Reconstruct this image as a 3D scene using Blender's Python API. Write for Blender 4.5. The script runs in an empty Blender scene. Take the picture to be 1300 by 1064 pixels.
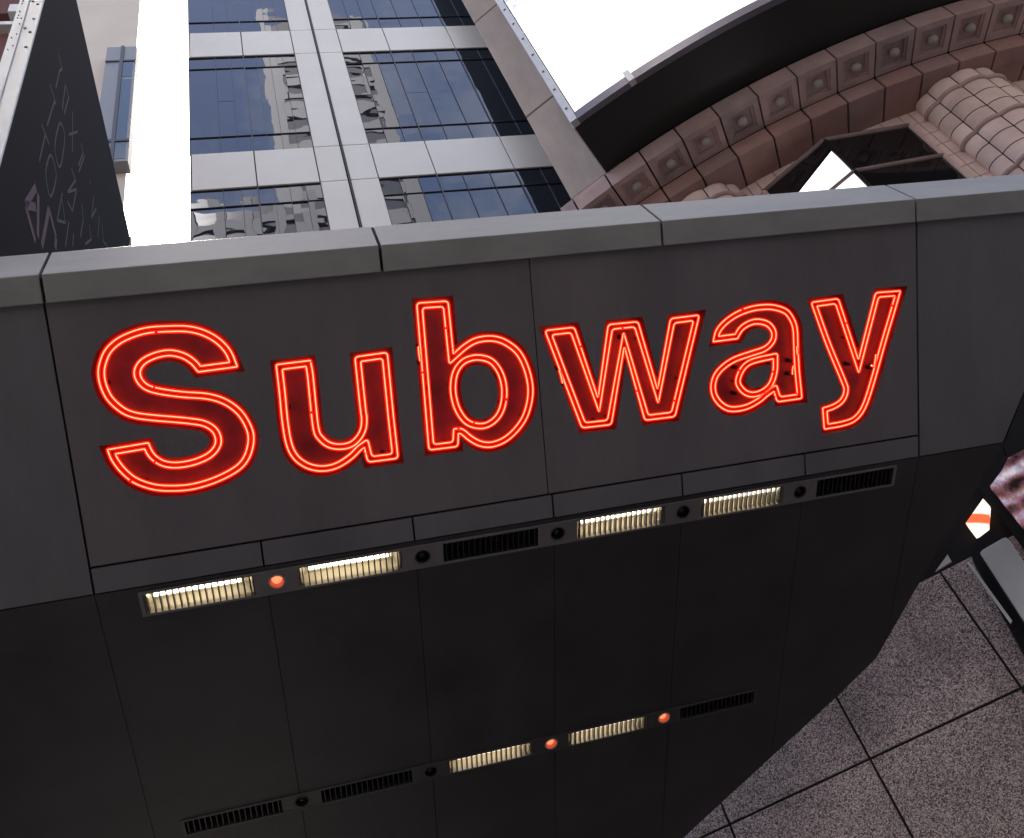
import bpy, bmesh, math, random
from mathutils import Vector, Matrix
random.seed(7)
S=bpy.context.scene
# ------------------------------------------------------------------ camera
EYE=Vector((0,0,1.6)); F_PX=1119.0
M=Matrix(((0.96367761,-0.12321347,0.23694704),(-0.0792919,0.71521005,0.69439713),(-0.25502598,-0.68796295,0.67946209)))
cam=bpy.data.objects.new('camera',bpy.data.cameras.new('camera')); S.collection.objects.link(cam); S.camera=cam
R=Matrix(((M[0][0],-M[0][1],-M[0][2]),(M[1][0],-M[1][1],-M[1][2]),(M[2][0],-M[2][1],-M[2][2])))
cam.matrix_world=Matrix.Translation(EYE)@R.to_4x4()
cam.data.sensor_width=36; cam.data.lens=F_PX/1300*36; cam.data.shift_y=-45/1300; cam.data.clip_end=2000; cam.data.clip_start=0.05
# ------------------------------------------------------------------ light
SUN_AZ,SUN_EL=-14.0,63.0
W=bpy.data.worlds.new('World'); S.world=W; W.use_nodes=True
nt=W.node_tree; bgn=nt.nodes['Background']; sky=nt.nodes.new('ShaderNodeTexSky'); sky.sky_type='NISHITA'; sky.sun_disc=False
sky.sun_elevation=math.radians(SUN_EL); sky.sun_rotation=math.radians(SUN_AZ); sky.dust_density=3.0; sky.air_density=1.0; sky.altitude=0

tcw=nt.nodes.new('ShaderNodeTexCoord'); mpw=nt.nodes.new('ShaderNodeMapping'); mpw.inputs['Scale'].default_value=(1.3,1.3,2.2); nzw=nt.nodes.new('ShaderNodeTexNoise'); nzw.inputs['Scale'].default_value=2.6; nzw.inputs['Detail'].default_value=7; nzw.inputs['Roughness'].default_value=.58
crw=nt.nodes.new('ShaderNodeValToRGB'); crw.color_ramp.elements[0].position=.50; crw.color_ramp.elements[1].position=.68; crw.color_ramp.elements[1].color=(.8,.8,.8,1)
mxw=nt.nodes.new('ShaderNodeMix'); mxw.data_type='RGBA'; mxw.inputs[7].default_value=(3.6,3.7,3.9,1)
nt.links.new(tcw.outputs['Generated'],mpw.inputs[0]); nt.links.new(mpw.outputs[0],nzw.inputs[0]); nt.links.new(nzw.outputs[0],crw.inputs[0]); nt.links.new(crw.outputs[0],mxw.inputs[0]); nt.links.new(sky.outputs[0],mxw.inputs[6]); nt.links.new(mxw.outputs[2],bgn.inputs[0]); bgn.inputs[1].default_value=0.15
sl=bpy.data.lights.new('sun','SUN'); sl.energy=4.5; sl.angle=math.radians(0.53); sl.color=(1,.95,.87)
sun=bpy.data.objects.new('sun',sl); S.collection.objects.link(sun)
az,el=math.radians(SUN_AZ),math.radians(SUN_EL)
sd=Vector((math.sin(az)*math.cos(el),math.cos(az)*math.cos(el),math.sin(el)))
sun.rotation_euler=sd.to_track_quat('Z','Y').to_euler(); sun.location=sd*60
S.view_settings.view_transform='Standard'; S.view_settings.look='None'; S.view_settings.use_white_balance=True; S.view_settings.white_balance_temperature=6850; S.view_settings.white_balance_tint=12; S.view_settings.exposure=1.55; S.view_settings.gamma=1
# ------------------------------------------------------------------ geometry of the view
def ray(x,y):
    v=Vector((x-650,y-487,F_PX)); v.normalize(); return M@v
def onplane(x,y,p0,n):          # p0 absolute
    d=ray(x,y); return EYE+d*((p0-EYE).dot(n)/d.dot(n))
def oncyl(x,y,c,r):
    d=ray(x,y); a=d.x**2+d.y**2; b=-2*(d.x*c[0]+d.y*c[1]); cc=c[0]**2+c[1]**2-r*r
    t=(-b-math.sqrt(b*b-4*a*cc))/2/a; return EYE+d*t
# ------------------------------------------------------------------ materials
MATS={}
def mat(name,col,rough=.6,metal=0,noise=0,nscale=6,bump=0,bscale=40,emis=None,estr=0,col2=None,spec=.5,stretch=None):
    if name in MATS: return MATS[name]
    m=bpy.data.materials.new(name); m.use_nodes=True; t=m.node_tree; N=t.nodes; L=t.links; b=N['Principled BSDF']
    b.inputs['Base Color'].default_value=(*col,1); b.inputs['Roughness'].default_value=rough; b.inputs['Metallic'].default_value=metal
    b.inputs['Specular IOR Level'].default_value=spec
    tc=N.new('ShaderNodeTexCoord'); src=tc.outputs['Object']
    if stretch:
        mp=N.new('ShaderNodeMapping'); mp.inputs['Scale'].default_value=stretch; L.new(src,mp.inputs[0]); src=mp.outputs[0]
    if noise:
        n=N.new('ShaderNodeTexNoise'); n.inputs['Scale'].default_value=nscale; n.inputs['Detail'].default_value=6; n.inputs['Roughness'].default_value=.6
        L.new(src,n.inputs['Vector']); r=N.new('ShaderNodeValToRGB'); r.color_ramp.elements[0].position=.3; r.color_ramp.elements[1].position=.72
        c2=col2 or tuple(c*(1-noise) for c in col)
        r.color_ramp.elements[0].color=(*c2,1); r.color_ramp.elements[1].color=(*[min(1,c*(1+noise*.4)) for c in col],1)
        L.new(n.outputs[0],r.inputs[0]); L.new(r.outputs[0],b.inputs['Base Color'])
        mr=N.new('ShaderNodeMapRange'); mr.inputs['To Min'].default_value=max(.03,rough-.08); mr.inputs['To Max'].default_value=min(1,rough+.12)
        L.new(n.outputs[0],mr.inputs[0]); L.new(mr.outputs[0],b.inputs['Roughness'])
    if bump:
        n=N.new('ShaderNodeTexNoise'); n.inputs['Scale'].default_value=bscale; n.inputs['Detail'].default_value=4; L.new(src,n.inputs['Vector'])
        bp=N.new('ShaderNodeBump'); bp.inputs['Strength'].default_value=bump; bp.inputs['Distance'].default_value=.02
        L.new(n.outputs[0],bp.inputs['Height']); L.new(bp.outputs[0],b.inputs['Normal'])
    if emis: b.inputs['Emission Color'].default_value=(*emis,1); b.inputs['Emission Strength'].default_value=estr
    MATS[name]=m; return m
fascia_m=mat('painted_dark_metal',(.148,.129,.142),.5,.0,.22,2.0,.15,90,stretch=(1,.3,.3))
fascia2_m=mat('painted_dark_metal_cool',(.140,.134,.148),.5,0,.22,2.0,.15,90,stretch=(1,.3,.3))  # slightly cooler tone of the fascia paint
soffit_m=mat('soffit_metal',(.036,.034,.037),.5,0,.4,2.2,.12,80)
coping_m=mat('coping_metal',(.29,.29,.29),.42,.0,.22,2.2,.12,70,stretch=(1,1,3))
joint_m=mat('joint_black',(.008,.008,.009),.8)
black_m=mat('black_metal',(.012,.012,.014),.45)
trim_m=mat('strip_metal',(.17,.155,.16),.45,.1,.15,6)
slat_m=mat('louvre_metal',(.10,.10,.10),.4,.6)
refl_m=mat('reflector_cream',(.33,.29,.22),.3)
darkrefl_m=mat('reflector_dark',(.03,.03,.03),.5)
channel_m=mat('channel_red_paint',(.20,.013,.024),.4,0,.5,5)
alu_m=mat('facade_aluminium',(.84,.80,.74),.45,.1,.10,.25,.05,30)
alu2_m=mat('window_mullion',(.07,.075,.09),.4,.5)
silver_m=mat('silver_frame',(.55,.56,.57),.4,.6,.12,4)
stone_m=mat('pilaster_stone',(.42,.35,.31),.75,0,.3,1.6,.3,25,stretch=(1,1,.35))
ter=[mat('terracotta_a',(.48,.345,.335),.7,0,.3,1.7,.3,14),mat('terracotta_b',(.43,.32,.32),.7,0,.35,1.9,.3,14),mat('terracotta_c',(.50,.35,.335),.7,0,.3,1.5,.3,14)]
ter2=[mat('redclay_a',(.37,.22,.20),.7,0,.3,1.6,.3,14),mat('redclay_b',(.33,.215,.205),.7,0,.3,1.6,.3,14),mat('redclay_c',(.39,.23,.21),.72,0,.3,2,.3,14)]
pink=[mat('pink_tile_a',(.86,.66,.61),.5,0,.28,1.7,.2,10),mat('pink_tile_b',(.81,.60,.56),.5,0,.28,2.2,.2,10)]
boss_m=mat('boss_stone',(.36,.32,.31),.6)
grout_m=mat('grout',(.03,.02,.02),.9)
cream_m=mat('cream_render',(.80,.70,.60),.8,0,.1,.3)
lit_m=mat('fluorescent_tube',(1,1,1),.4,emis=(1,.93,.76),estr=3.2)
orange_m=mat('orange_bulb',(.8,.2,.1),.3,emis=(1,.22,.10),estr=.6)
lens_m=mat('dark_lens',(.02,.02,.025),.15)
def tube_mats():
    a=bpy.data.materials.new('neon_core'); a.use_nodes=True; N=a.node_tree.nodes; N.clear()
    e=N.new('ShaderNodeEmission'); e.inputs[0].default_value=(1,.48,.23,1); e.inputs[1].default_value=1.7; o=N.new('ShaderNodeOutputMaterial'); a.node_tree.links.new(e.outputs[0],o.inputs[0])
    b=bpy.data.materials.new('neon_red_glass'); b.use_nodes=True; N=b.node_tree.nodes; N.clear(); L=b.node_tree.links
    e=N.new('ShaderNodeEmission'); e.inputs[0].default_value=(1,.008,.006,1); e.inputs[1].default_value=.75
    t=N.new('ShaderNodeBsdfTransparent'); t.inputs[0].default_value=(1,.55,.5,1); m=N.new('ShaderNodeMixShader'); m.inputs[0].default_value=.46; o=N.new('ShaderNodeOutputMaterial')
    L.new(t.outputs[0],m.inputs[1]); L.new(e.outputs[0],m.inputs[2]); L.new(m.outputs[0],o.inputs[0])
    return a,b
core_m,glow_m=tube_mats()
tubeblk_m=mat('tube_blackout',(.10,.004,.004),.5)
def glass(name,base,bump,scale,rough=.02,spec=1.0,stretch=None,tint=(1,1,1)):
    m=bpy.data.materials.new(name); m.use_nodes=True; t=m.node_tree; N=t.nodes; L=t.links; N.clear()
    o=N.new('ShaderNodeOutputMaterial'); d=N.new('ShaderNodeBsdfDiffuse'); d.inputs[0].default_value=(*base,1)
    g=N.new('ShaderNodeBsdfGlossy'); g.inputs[0].default_value=(*tint,1); g.inputs['Roughness'].default_value=rough
    fr=N.new('ShaderNodeFresnel'); fr.inputs[0].default_value=spec; mx=N.new('ShaderNodeMixShader')
    tc=N.new('ShaderNodeTexCoord'); mp=N.new('ShaderNodeMapping'); 
    if stretch: mp.inputs['Scale'].default_value=stretch
    n=N.new('ShaderNodeTexNoise'); n.inputs['Scale'].default_value=scale; n.inputs['Detail'].default_value=1.5
    bp=N.new('ShaderNodeBump'); bp.inputs['Strength'].default_value=bump; bp.inputs['Distance'].default_value=.05
    L.new(tc.outputs['Object'],mp.inputs[0]); L.new(mp.outputs[0],n.inputs[0]); L.new(n.outputs[0],bp.inputs['Height'])
    for k in (g,fr): L.new(bp.outputs[0],k.inputs['Normal'])
    L.new(fr.outputs[0],mx.inputs[0]); L.new(d.outputs[0],mx.inputs[1]); L.new(g.outputs[0],mx.inputs[2]); L.new(mx.outputs[0],o.inputs[0])
    return m
tglass_m=glass('tower_mirror_glass',(.012,.014,.022),.20,.5,.012,2.7,(1,1,1.3),(.55,.585,.66))
dglass_m=glass('dark_bay_glass',(.008,.008,.01),.03,.8,.02,1.7)
bglass_m=glass('pale_building_glass',(.03,.04,.05),.05,.5,.05,2.0,None,(.8,.9,1))
def speckle():
    m=bpy.data.materials.new('granite'); m.use_nodes=True; t=m.node_tree; N=t.nodes; L=t.links; b=N['Principled BSDF']; b.inputs['Roughness'].default_value=.55
    tc=N.new('ShaderNodeTexCoord'); v=N.new('ShaderNodeTexVoronoi'); v.inputs['Scale'].default_value=125; L.new(tc.outputs['Object'],v.inputs[0])
    sx=N.new('ShaderNodeSeparateColor'); L.new(v.outputs['Color'],sx.inputs[0])
    r=N.new('ShaderNodeValToRGB'); r.color_ramp.interpolation='CONSTANT'; e=r.color_ramp.elements
    e[0].position=0; e[0].color=(.06,.048,.05,1); e[1].position=.26; e[1].color=(.20,.145,.145,1)
    for p,c in ((.48,(.36,.27,.265,1)),(.72,(.46,.37,.36,1)),(.9,(.58,.51,.50,1))): q=e.new(p); q.color=c
    L.new(sx.outputs[0],r.inputs[0])
    n=N.new('ShaderNodeTexNoise'); n.inputs['Scale'].default_value=1.6; n.inputs['Detail'].default_value=5; L.new(tc.outputs['Object'],n.inputs[0])
    mr=N.new('ShaderNodeMapRange'); mr.inputs['From Min'].default_value=.3; mr.inputs['From Max'].default_value=.7; mr.inputs['To Min'].default_value=.8; mr.inputs['To Max'].default_value=1.3; L.new(n.outputs[0],mr.inputs[0])
    mx=N.new('ShaderNodeMix'); mx.data_type='RGBA'; mx.blend_type='MULTIPLY'; mx.inputs[0].default_value=1
    L.new(r.outputs[0],mx.inputs[6]); L.new(mr.outputs[0],mx.inputs[7]); L.new(mx.outputs[2],b.inputs['Base Color'])
    return m
granite_m=speckle()
# ------------------------------------------------------------------ helpers
def obj(name,bm,m,parent=None,**kw):
    me=bpy.data.meshes.new(name)
    if isinstance(bm,bmesh.types.BMesh):
        bm.to_mesh(me); bm.free()
    ms=m if isinstance(m,(list,tuple)) else [m]
    for k in ms: me.materials.append(k)
    o=bpy.data.objects.new(name,me); S.collection.objects.link(o)
    if parent: o.parent=parent
    for k,v in kw.items(): o[k]=v
    return o
def thing(name,label,cat,group=None,loc=None):
    o=bpy.data.objects.new(name,None); S.collection.objects.link(o); o['label']=label; o['category']=cat
    o.empty_display_size=.2
    if group: o['group']=group
    return o
def quad(bm,a,b,c,d,mi=0):
    f=bm.faces.new([bm.verts.new(p) for p in (a,b,c,d)]); f.material_index=mi; return f
def hexa(bm,P,mi=0):            # P: 8 points, bottom 4 (ccw) then top 4
    v=[bm.verts.new(p) for p in P]
    for ix in ((0,3,2,1),(4,5,6,7),(0,1,5,4),(1,2,6,5),(2,3,7,6),(3,0,4,7)):
        f=bm.faces.new([v[i] for i in ix]); f.material_index=mi
def box(bm,x0,x1,y0,y1,z0,z1,mi=0,fr=None):
    P=[(x0,y0,z0),(x1,y0,z0),(x1,y1,z0),(x0,y1,z0),(x0,y0,z1),(x1,y0,z1),(x1,y1,z1),(x0,y1,z1)]
    if fr: P=[fr(*p) for p in P]
    hexa(bm,P,mi)
def bevel(bm,w,seg=2):
    bmesh.ops.recalc_face_normals(bm,faces=bm.faces[:])
    bmesh.ops.bevel(bm,geom=[e for e in bm.edges if e.is_manifold and e.calc_face_angle(0)>.5],offset=w,segments=seg,affect='EDGES',profile=.6)
def poly_solid(bm,pts,off,mi=0):   # pts 3-D, coplanar; off vector thickness
    n=len(pts); a=[bm.verts.new(p) for p in pts]; b=[bm.verts.new(Vector(p)+off) for p in pts]
    bm.faces.new(a).material_index=mi; bm.faces.new(b[::-1]).material_index=mi
    for i in range(n): bm.faces.new((a[i],b[i],b[(i+1)%n],a[(i+1)%n])).material_index=mi
def fill2d(loops,thick,fr):
    """2-D loops (even-odd) -> bmesh placed by fr(u,v,w), slab from w=-thick to 0"""
    cu=bpy.data.curves.new('tmp','CURVE'); cu.dimensions='2D'; cu.fill_mode='BOTH'; cu.extrude=thick/2
    for lp in loops:
        s=cu.splines.new('POLY'); s.points.add(len(lp)-1)
        for p,q in zip(s.points,lp): p.co=(q[0],q[1],0,1)
        s.use_cyclic_u=True
    o=bpy.data.objects.new('tmp',cu); S.collection.objects.link(o)
    dg=bpy.context.evaluated_depsgraph_get(); me=o.evaluated_get(dg).to_mesh(); bm=bmesh.new(); bm.from_mesh(me)
    bpy.data.objects.remove(o); bpy.data.curves.remove(cu)
    for v in bm.verts: v.co=fr(v.co.x,v.co.y,v.co.z-thick/2)
    bmesh.ops.recalc_face_normals(bm,faces=bm.faces[:])
    return bm
def orient(pts):
    a=sum(pts[i][0]*pts[(i+1)%len(pts)][1]-pts[(i+1)%len(pts)][0]*pts[i][1] for i in range(len(pts)))
    return pts if a>0 else pts[::-1]
def contour(raw,ox,oy,sc):      # raw picture points -> smooth/cornered px path
    n=len(raw); P=[(ox+p[0]/sc,oy+p[1]/sc) for p in raw]; C=[len(p)>2 for p in raw]; out=[]
    for i in range(n):
        p1,p2=P[i],P[(i+1)%n]; p0=P[i-1] if not C[i] else (2*p1[0]-p2[0],2*p1[1]-p2[1]); p3=P[(i+2)%n] if not C[(i+1)%n] else (2*p2[0]-p1[0],2*p2[1]-p1[1])
        if C[i] and C[(i+1)%n]: out.append((p1[0],p1[1])); continue
        for k in range(6):
            t=k/6; out.append(tuple(.5*((2*p1[j])+(-p0[j]+p2[j])*t+(2*p0[j]-5*p1[j]+4*p2[j]-p3[j])*t*t+(-p0[j]+3*p1[j]-3*p2[j]+p3[j])*t**3) for j in (0,1)))
    return out
def offset(pts,d):              # ccw loop, +d = inward
    n=len(pts); out=[]
    for i in range(n):
        a,b,c=Vector(pts[i-1]),Vector(pts[i]),Vector(pts[(i+1)%n]); e1=(b-a).normalized(); e2=(c-b).normalized()
        n1=Vector((-e1.y,e1.x)); n2=Vector((-e2.y,e2.x)); m=(n1+n2)
        if m.length<1e-6: m=n1
        m.normalize(); out.append(tuple(b+m*(d/max(.34,m.dot(n1)))))
    return out
def trim(off,orig,d):
    o=[Vector(p) for p in orig]; n=len(o); res=[]
    for p in off:
        v=Vector(p); ok=True
        for i in range(n):
            a,b=o[i],o[(i+1)%n]; e=b-a; L2=e.length_squared
            t=0 if L2<1e-12 else max(0,min(1,(v-a).dot(e)/L2))
            if (a+e*t-v).length<d*.97: ok=False; break
        if ok: res.append(p)
    return res
def clean(pts,win=34):
    pts=[Vector(p) for p in pts]; i=0
    pts=pts[len(pts)//2+3:]+pts[:len(pts)//2+3] if False else pts
    for rep in range(2):
        i=0
        while i<len(pts)-3:
            a,b=pts[i],pts[i+1]; hit=None
            for j in range(min(i+win,len(pts)-2),i+1,-1):
                c,d=pts[j],pts[j+1]; e=b-a; f=d-c; den=e.x*f.y-e.y*f.x
                if abs(den)<1e-12: continue
                g_=c-a; t=(g_.x*f.y-g_.y*f.x)/den; u=(g_.x*e.y-g_.y*e.x)/den
                if 0<=t<=1 and 0<=u<=1: hit=(j,a+e*t); break
            if hit: pts=pts[:i+1]+[hit[1]]+pts[hit[0]+1:]
            i+=1
        k=len(pts)//2; pts=pts[k:]+pts[:k]
    return [tuple(p) for p in pts]
def fillet(pts,r):
    n=len(pts); out=[]
    for i in range(n):
        a,b,c=Vector(pts[i-1]),Vector(pts[i]),Vector(pts[(i+1)%n]); e1=(b-a); e2=(c-b); ang=e1.angle(e2,0)
        if ang<.45: out.append(tuple(b)); continue
        q=min(r,e1.length*.45,e2.length*.45); p=b-e1.normalized()*q; s=b+e2.normalized()*q
        for k in range(6):
            t=k/5; out.append(tuple(p.lerp(b,t).lerp(b.lerp(s,t),t)))
    return out
def sweep(bm,pts,w,rad,fr,mi=0,gaps=None,ns=8,closed=True,mi_gap=2):
    n=len(pts); rings=[]
    for i in range(n):
        a=Vector(pts[i-1]) if (closed or i) else Vector(pts[0]); b=Vector(pts[i]); c=Vector(pts[(i+1)%n]) if (closed or i<n-1) else b
        e=((b-a).normalized() if (b-a).length>1e-9 else Vector((0,0)))+((c-b).normalized() if (c-b).length>1e-9 else Vector((0,0))); e.normalize(); s=Vector((-e.y,e.x))
        rings.append([bm.verts.new(fr(b.x+s.x*rad*math.cos(2*math.pi*k/ns),b.y+s.y*rad*math.cos(2*math.pi*k/ns),w+rad*math.sin(2*math.pi*k/ns))) for k in range(ns)])
    for i in range(n if closed else n-1):
        j=(i+1)%n
        for k in range(ns):
            f=bm.faces.new((rings[i][k],rings[i][(k+1)%ns],rings[j][(k+1)%ns],rings[j][k])); f.smooth=True
            f.material_index=mi_gap if gaps and i in gaps else mi
def resample(pts,step):
    out=[]; n=len(pts)
    for i in range(n):
        a,b=Vector(pts[i]),Vector(pts[(i+1)%n]); L=(b-a).length; k=max(1,int(L/step))
        for q in range(k): out.append(tuple(a.lerp(b,q/k)))
    return out
# ================================================================== CANOPY
TH=math.radians(54); DN=Vector((0,math.sin(TH),-math.cos(TH))); NF=Vector((0,-math.cos(TH),-math.sin(TH)))
P0=EYE+ray(650,487)*5.25; P0=Vector((0,P0.y,P0.z))
def FF(u,v,w=0): return Vector((u,0,0))+P0+DN*v+NF*w
def funv(x,y,w=0):
    p=onplane(x,y,P0+NF*w,NF); return (p.x,(p-P0).dot(DN))
V_CB,V_BR,V_J,V_F=-.736,-.876,.713,.868
TS=math.radians(68); DS=Vector((0,math.sin(TS),-math.cos(TS))); NS=Vector((0,-math.cos(TS),-math.sin(TS)))
FOLD=FF(0,V_F)
def SF(u,s,w=0): return Vector((u,0,0))+FOLD+DS*s+NS*w
def sunv(x,y,w=0):
    p=onplane(x,y,FOLD+NS*w,NS); return (p.x,(p-FOLD).dot(DS))
LEFT=-3.2
canopy=thing('subway_canopy','dark grey metal entrance canopy with slanted front carrying the red neon letters','canopy')
# letters traced from their tubes --------------------------------------------------
L_={}
L_['S']=[contour([(857,322,1),(645,350,1),(605,305),(555,275),(490,262),(420,275),(360,305),(333,345),(340,385),(375,420),(440,440),(560,457),(700,468),(800,500),(880,560),(930,640),(946,710),(930,795),(890,860),(820,910),(720,955),(610,985),(500,993),(400,985),(300,950),(230,895),(180,830),(155,770,1),(375,733,1),(405,790),(450,825),(500,838),(560,836),(630,820),(695,790),(732,750),(738,710),(718,670),(670,642),(600,630),(520,622),(400,612),(300,598),(230,570),(165,515),(130,460),(108,390),(108,320),(140,235),(200,175),(280,135),(370,110),(480,102),(590,103),(680,125),(760,170),(820,235)],100,390,4.256)]
L_['u']=[contour([(115,185,1),(358,155,1),(376,250),(395,440),(418,640),(450,700),(500,738),(570,750),(640,735),(690,690),(718,630),(722,560),(714,500),(675,130,1),(905,98,1),(950,560,1),(982,850,1),(768,878,1),(742,775,1),(715,795),(660,850),(580,905),(500,935),(410,940),(320,915),(240,855),(190,760),(160,600),(138,380)],330,430,5.6)]
L_['b']=[contour([(88,115,1),(272,103,1),(303,413,1),(370,355),(440,318),(530,308),(610,330),(690,390),(740,480),(768,590),(765,690),(735,790),(680,870),(610,930),(530,960),(460,955),(400,925),(350,885),(333,882,1),(330,957,1),(160,978,1)],510,360,4.626),
         contour([(316,600),(328,530),(360,480),(405,455),(460,450),(520,470),(565,530),(587,610),(583,700),(555,770),(505,813),(450,822),(390,800),(345,740),(322,670)],510,360,4.626)]
L_['w']=[contour([(70,235,1),(290,210,1),(468,745,1),(545,190,1),(768,168,1),(915,680,1),(1012,145,1),(1228,118,1),(1045,880,1),(820,908,1),(665,352,1),(568,940,1),(348,965,1)],680,380,5.909)]
L_['a']=[contour([(96,400,1),(290,375,1),(330,310),(390,270),(450,258),(520,275),(560,325),(555,385),(500,440),(400,475),(270,520),(180,575),(110,650),(80,740),(90,830),(140,905),(210,948),(290,952),(380,930),(470,880),(530,830),(580,795,1),(605,878,1),(802,850,1),(780,620),(770,430),(764,300),(740,220),(690,150),(610,115),(520,105),(400,120),(280,165),(180,235),(120,310)],890,370,6.26),
         contour([(575,535,1),(572,630),(545,720),(500,770),(440,798),(385,798),(340,770),(310,715),(335,640),(380,590),(450,562)],890,370,6.26)]
L_['y']=[contour([(100,172,1),(275,148,1),(405,545,1),(515,110,1),(675,98,1),(640,220),(575,440),(505,690),(450,850),(390,930),(310,965),(185,988,1),(175,852,1),(240,830),(290,795),(312,740),(295,680),(200,450)],1010,350,5.069)]
TUBE_W=-.018; MARG=.030; GAP=.030
sign=thing('neon_sign','glowing red double tube neon letters spelling Subway set into the canopy front','neon sign')
rims=[]
for ch,cs in L_.items():
    loops=[orient([funv(x,y,TUBE_W) for x,y in c]) for c in cs]
    rim=[]; t1=[]; t2=[]
    for k,lp in enumerate(loops):
        sgn=1 if k==0 else -1
        rim.append(offset(lp,-MARG*sgn)); t1.append(fillet(lp,.022)); t2.append(fillet(trim(offset(lp,GAP*sgn),lp,GAP),.02))
    rims.append((ch,rim))
    back=fill2d(rim,.006,lambda u,v,w:FF(u,v,w-.070))
    for lp in rim:
        n=len(lp)
        for i in range(n):
            a,b=lp[i],lp[(i+1)%n]; quad(back,FF(a[0],a[1],-.0),FF(b[0],b[1],-.0),FF(b[0],b[1],-.072),FF(a[0],a[1],-.072))
    letter=obj('letter',back,channel_m,sign,label='neon letter %s in its red painted recess'%ch)
    for path in t1+t2:
        pts=resample(path,.012); bm=bmesh.new(); n=len(pts); g1=set()
        for q in range(max(1,int(n*.012/1.9))):
            s=random.randrange(n); g1|={s}
        sweep(bm,pts,TUBE_W,.0036,FF,0,g1,6); sweep(bm,pts,TUBE_W,.0115,FF,1,None,8)
        # electrode tails and glass supports standing on the channel floor
        for q in range(0,n,max(12,n//7)):
            if q+1<n:
                p=pts[q]; box(bm,p[0]-.005,p[0]+.005,p[1]-.005,p[1]+.005,-.069,TUBE_W-.01,2,FF)
        obj('neon_tube',bm,[core_m,glow_m,tubeblk_m],letter)
    ELEC={'S':(100,390,4.256,[(150,412),(925,660)]),'u':(330,430,5.6,[(200,492),(875,818)]),'b':(510,360,4.626,[(90,372),(108,466),(160,615),(300,640),(575,548)]),
          'w':(680,380,5.909,[(640,285),(445,915),(205,635),(168,520)]),'a':(890,370,6.26,[(700,550),(698,655),(268,602),(265,810)]),'y':(1010,350,5.069,[(335,568),(482,592)])}
    STUB={'b':[[(98,372),(101,412),(108,455)]],'w':[[(178,535),(190,575),(203,630)]],'a':[[(762,440),(766,500)],[(735,592),(728,625),(728,660)]],'y':[[(518,508),(514,545),(508,575)],[(488,578),(512,585)]],'S':[],'u':[]}
    ox,oy,sc,ps=ELEC[ch]
    for q in ps:
        p=funv(ox+q[0]/sc,oy+q[1]/sc,-.04); bm=bmesh.new()
        bmesh.ops.create_cone(bm,cap_ends=True,segments=12,radius1=.015,radius2=.011,depth=.05)
        rot=NF.to_track_quat('Z','Y').to_matrix()
        for v in bm.verts: v.co=rot@v.co+FF(p[0],p[1],-.045)
        obj('electrode',bm,black_m,letter)
    for st in STUB[ch]:
        pts=[funv(ox+q[0]/sc,oy+q[1]/sc,-.01) for q in st]; bm=bmesh.new()
        sweep(bm,pts,-.012,.0032,FF,0,None,6,False); sweep(bm,pts,-.012,.010,FF,1,None,8,False); obj('tube_end',bm,[core_m,glow_m,tubeblk_m],letter)
# fascia panels ----------------------------------------------------------------------
g=.006
def panel(name,rect,m,holes=(),fr=FF,t=.02,par=canopy,**kw):
    u0,u1,v0,v1=rect; bm=fill2d([[(u0,v0),(u1,v0),(u1,v1),(u0,v1)]]+list(holes),t,fr); return obj(name,bm,m,par,**kw)
xj=[funv(333,703)[0],funv(525,671)[0],funv(702,641)[0],funv(866,613)[0],funv(1022,588)[0]]
UL,UM,UR=-1.20,funv(684,480)[0],4.07
panel('fascia_panel',(UL+g,UM-.003,V_CB,V_J-g),fascia_m,[l for c,r in rims if c in 'Sub' for l in r])
panel('fascia_panel',(UM+.003,UR-g,V_CB,V_J-g),fascia_m,[l for c,r in rims if c in 'way' for l in r])
panel('fascia_panel',(LEFT,UL-g,V_CB,V_F-g),fascia2_m)
dr=[funv(x,y) for x,y in ((1273,562),(1299,499),(1373,320))]
bm=fill2d([[(UR+g*1.5,V_CB),(dr[2][0],V_CB),dr[2],dr[1],(dr[0][0],V_F-g),(UR+g*1.5,V_F-g)]],.02,FF); obj('fascia_panel',bm,fascia2_m,canopy)
rp=[funv(x,y) for x,y in ((1276,563),(1301.5,499),(1376,320),(1460,300),(1460,490),(1300,572),(1281,580))]
obj('return_panel',fill2d([rp],.03,lambda u,v,w:FF(u,v,w-.01)),black_m,canopy)
xs=[UL]+xj+[UR]
for a,b in zip(xs,xs[1:]): panel('strip_panel',(a+g,b-g,V_J+g*1.5,V_F-g),fascia2_m)
# backing behind the joints: a second skin, cut where the letter channels pass
bm=fill2d([[(LEFT,V_CB-.1),(6.2,V_CB-.1),(6.2,0),(5.2,V_F-.012),(LEFT,V_F-.012)]]+[l for c,r in rims for l in [offset(x,-.004 if i==0 else .004) for i,x in enumerate(r)]],.01,lambda u,v,w:FF(u,v,w-.035))
obj('joint_backing',bm,joint_m,canopy)
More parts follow.
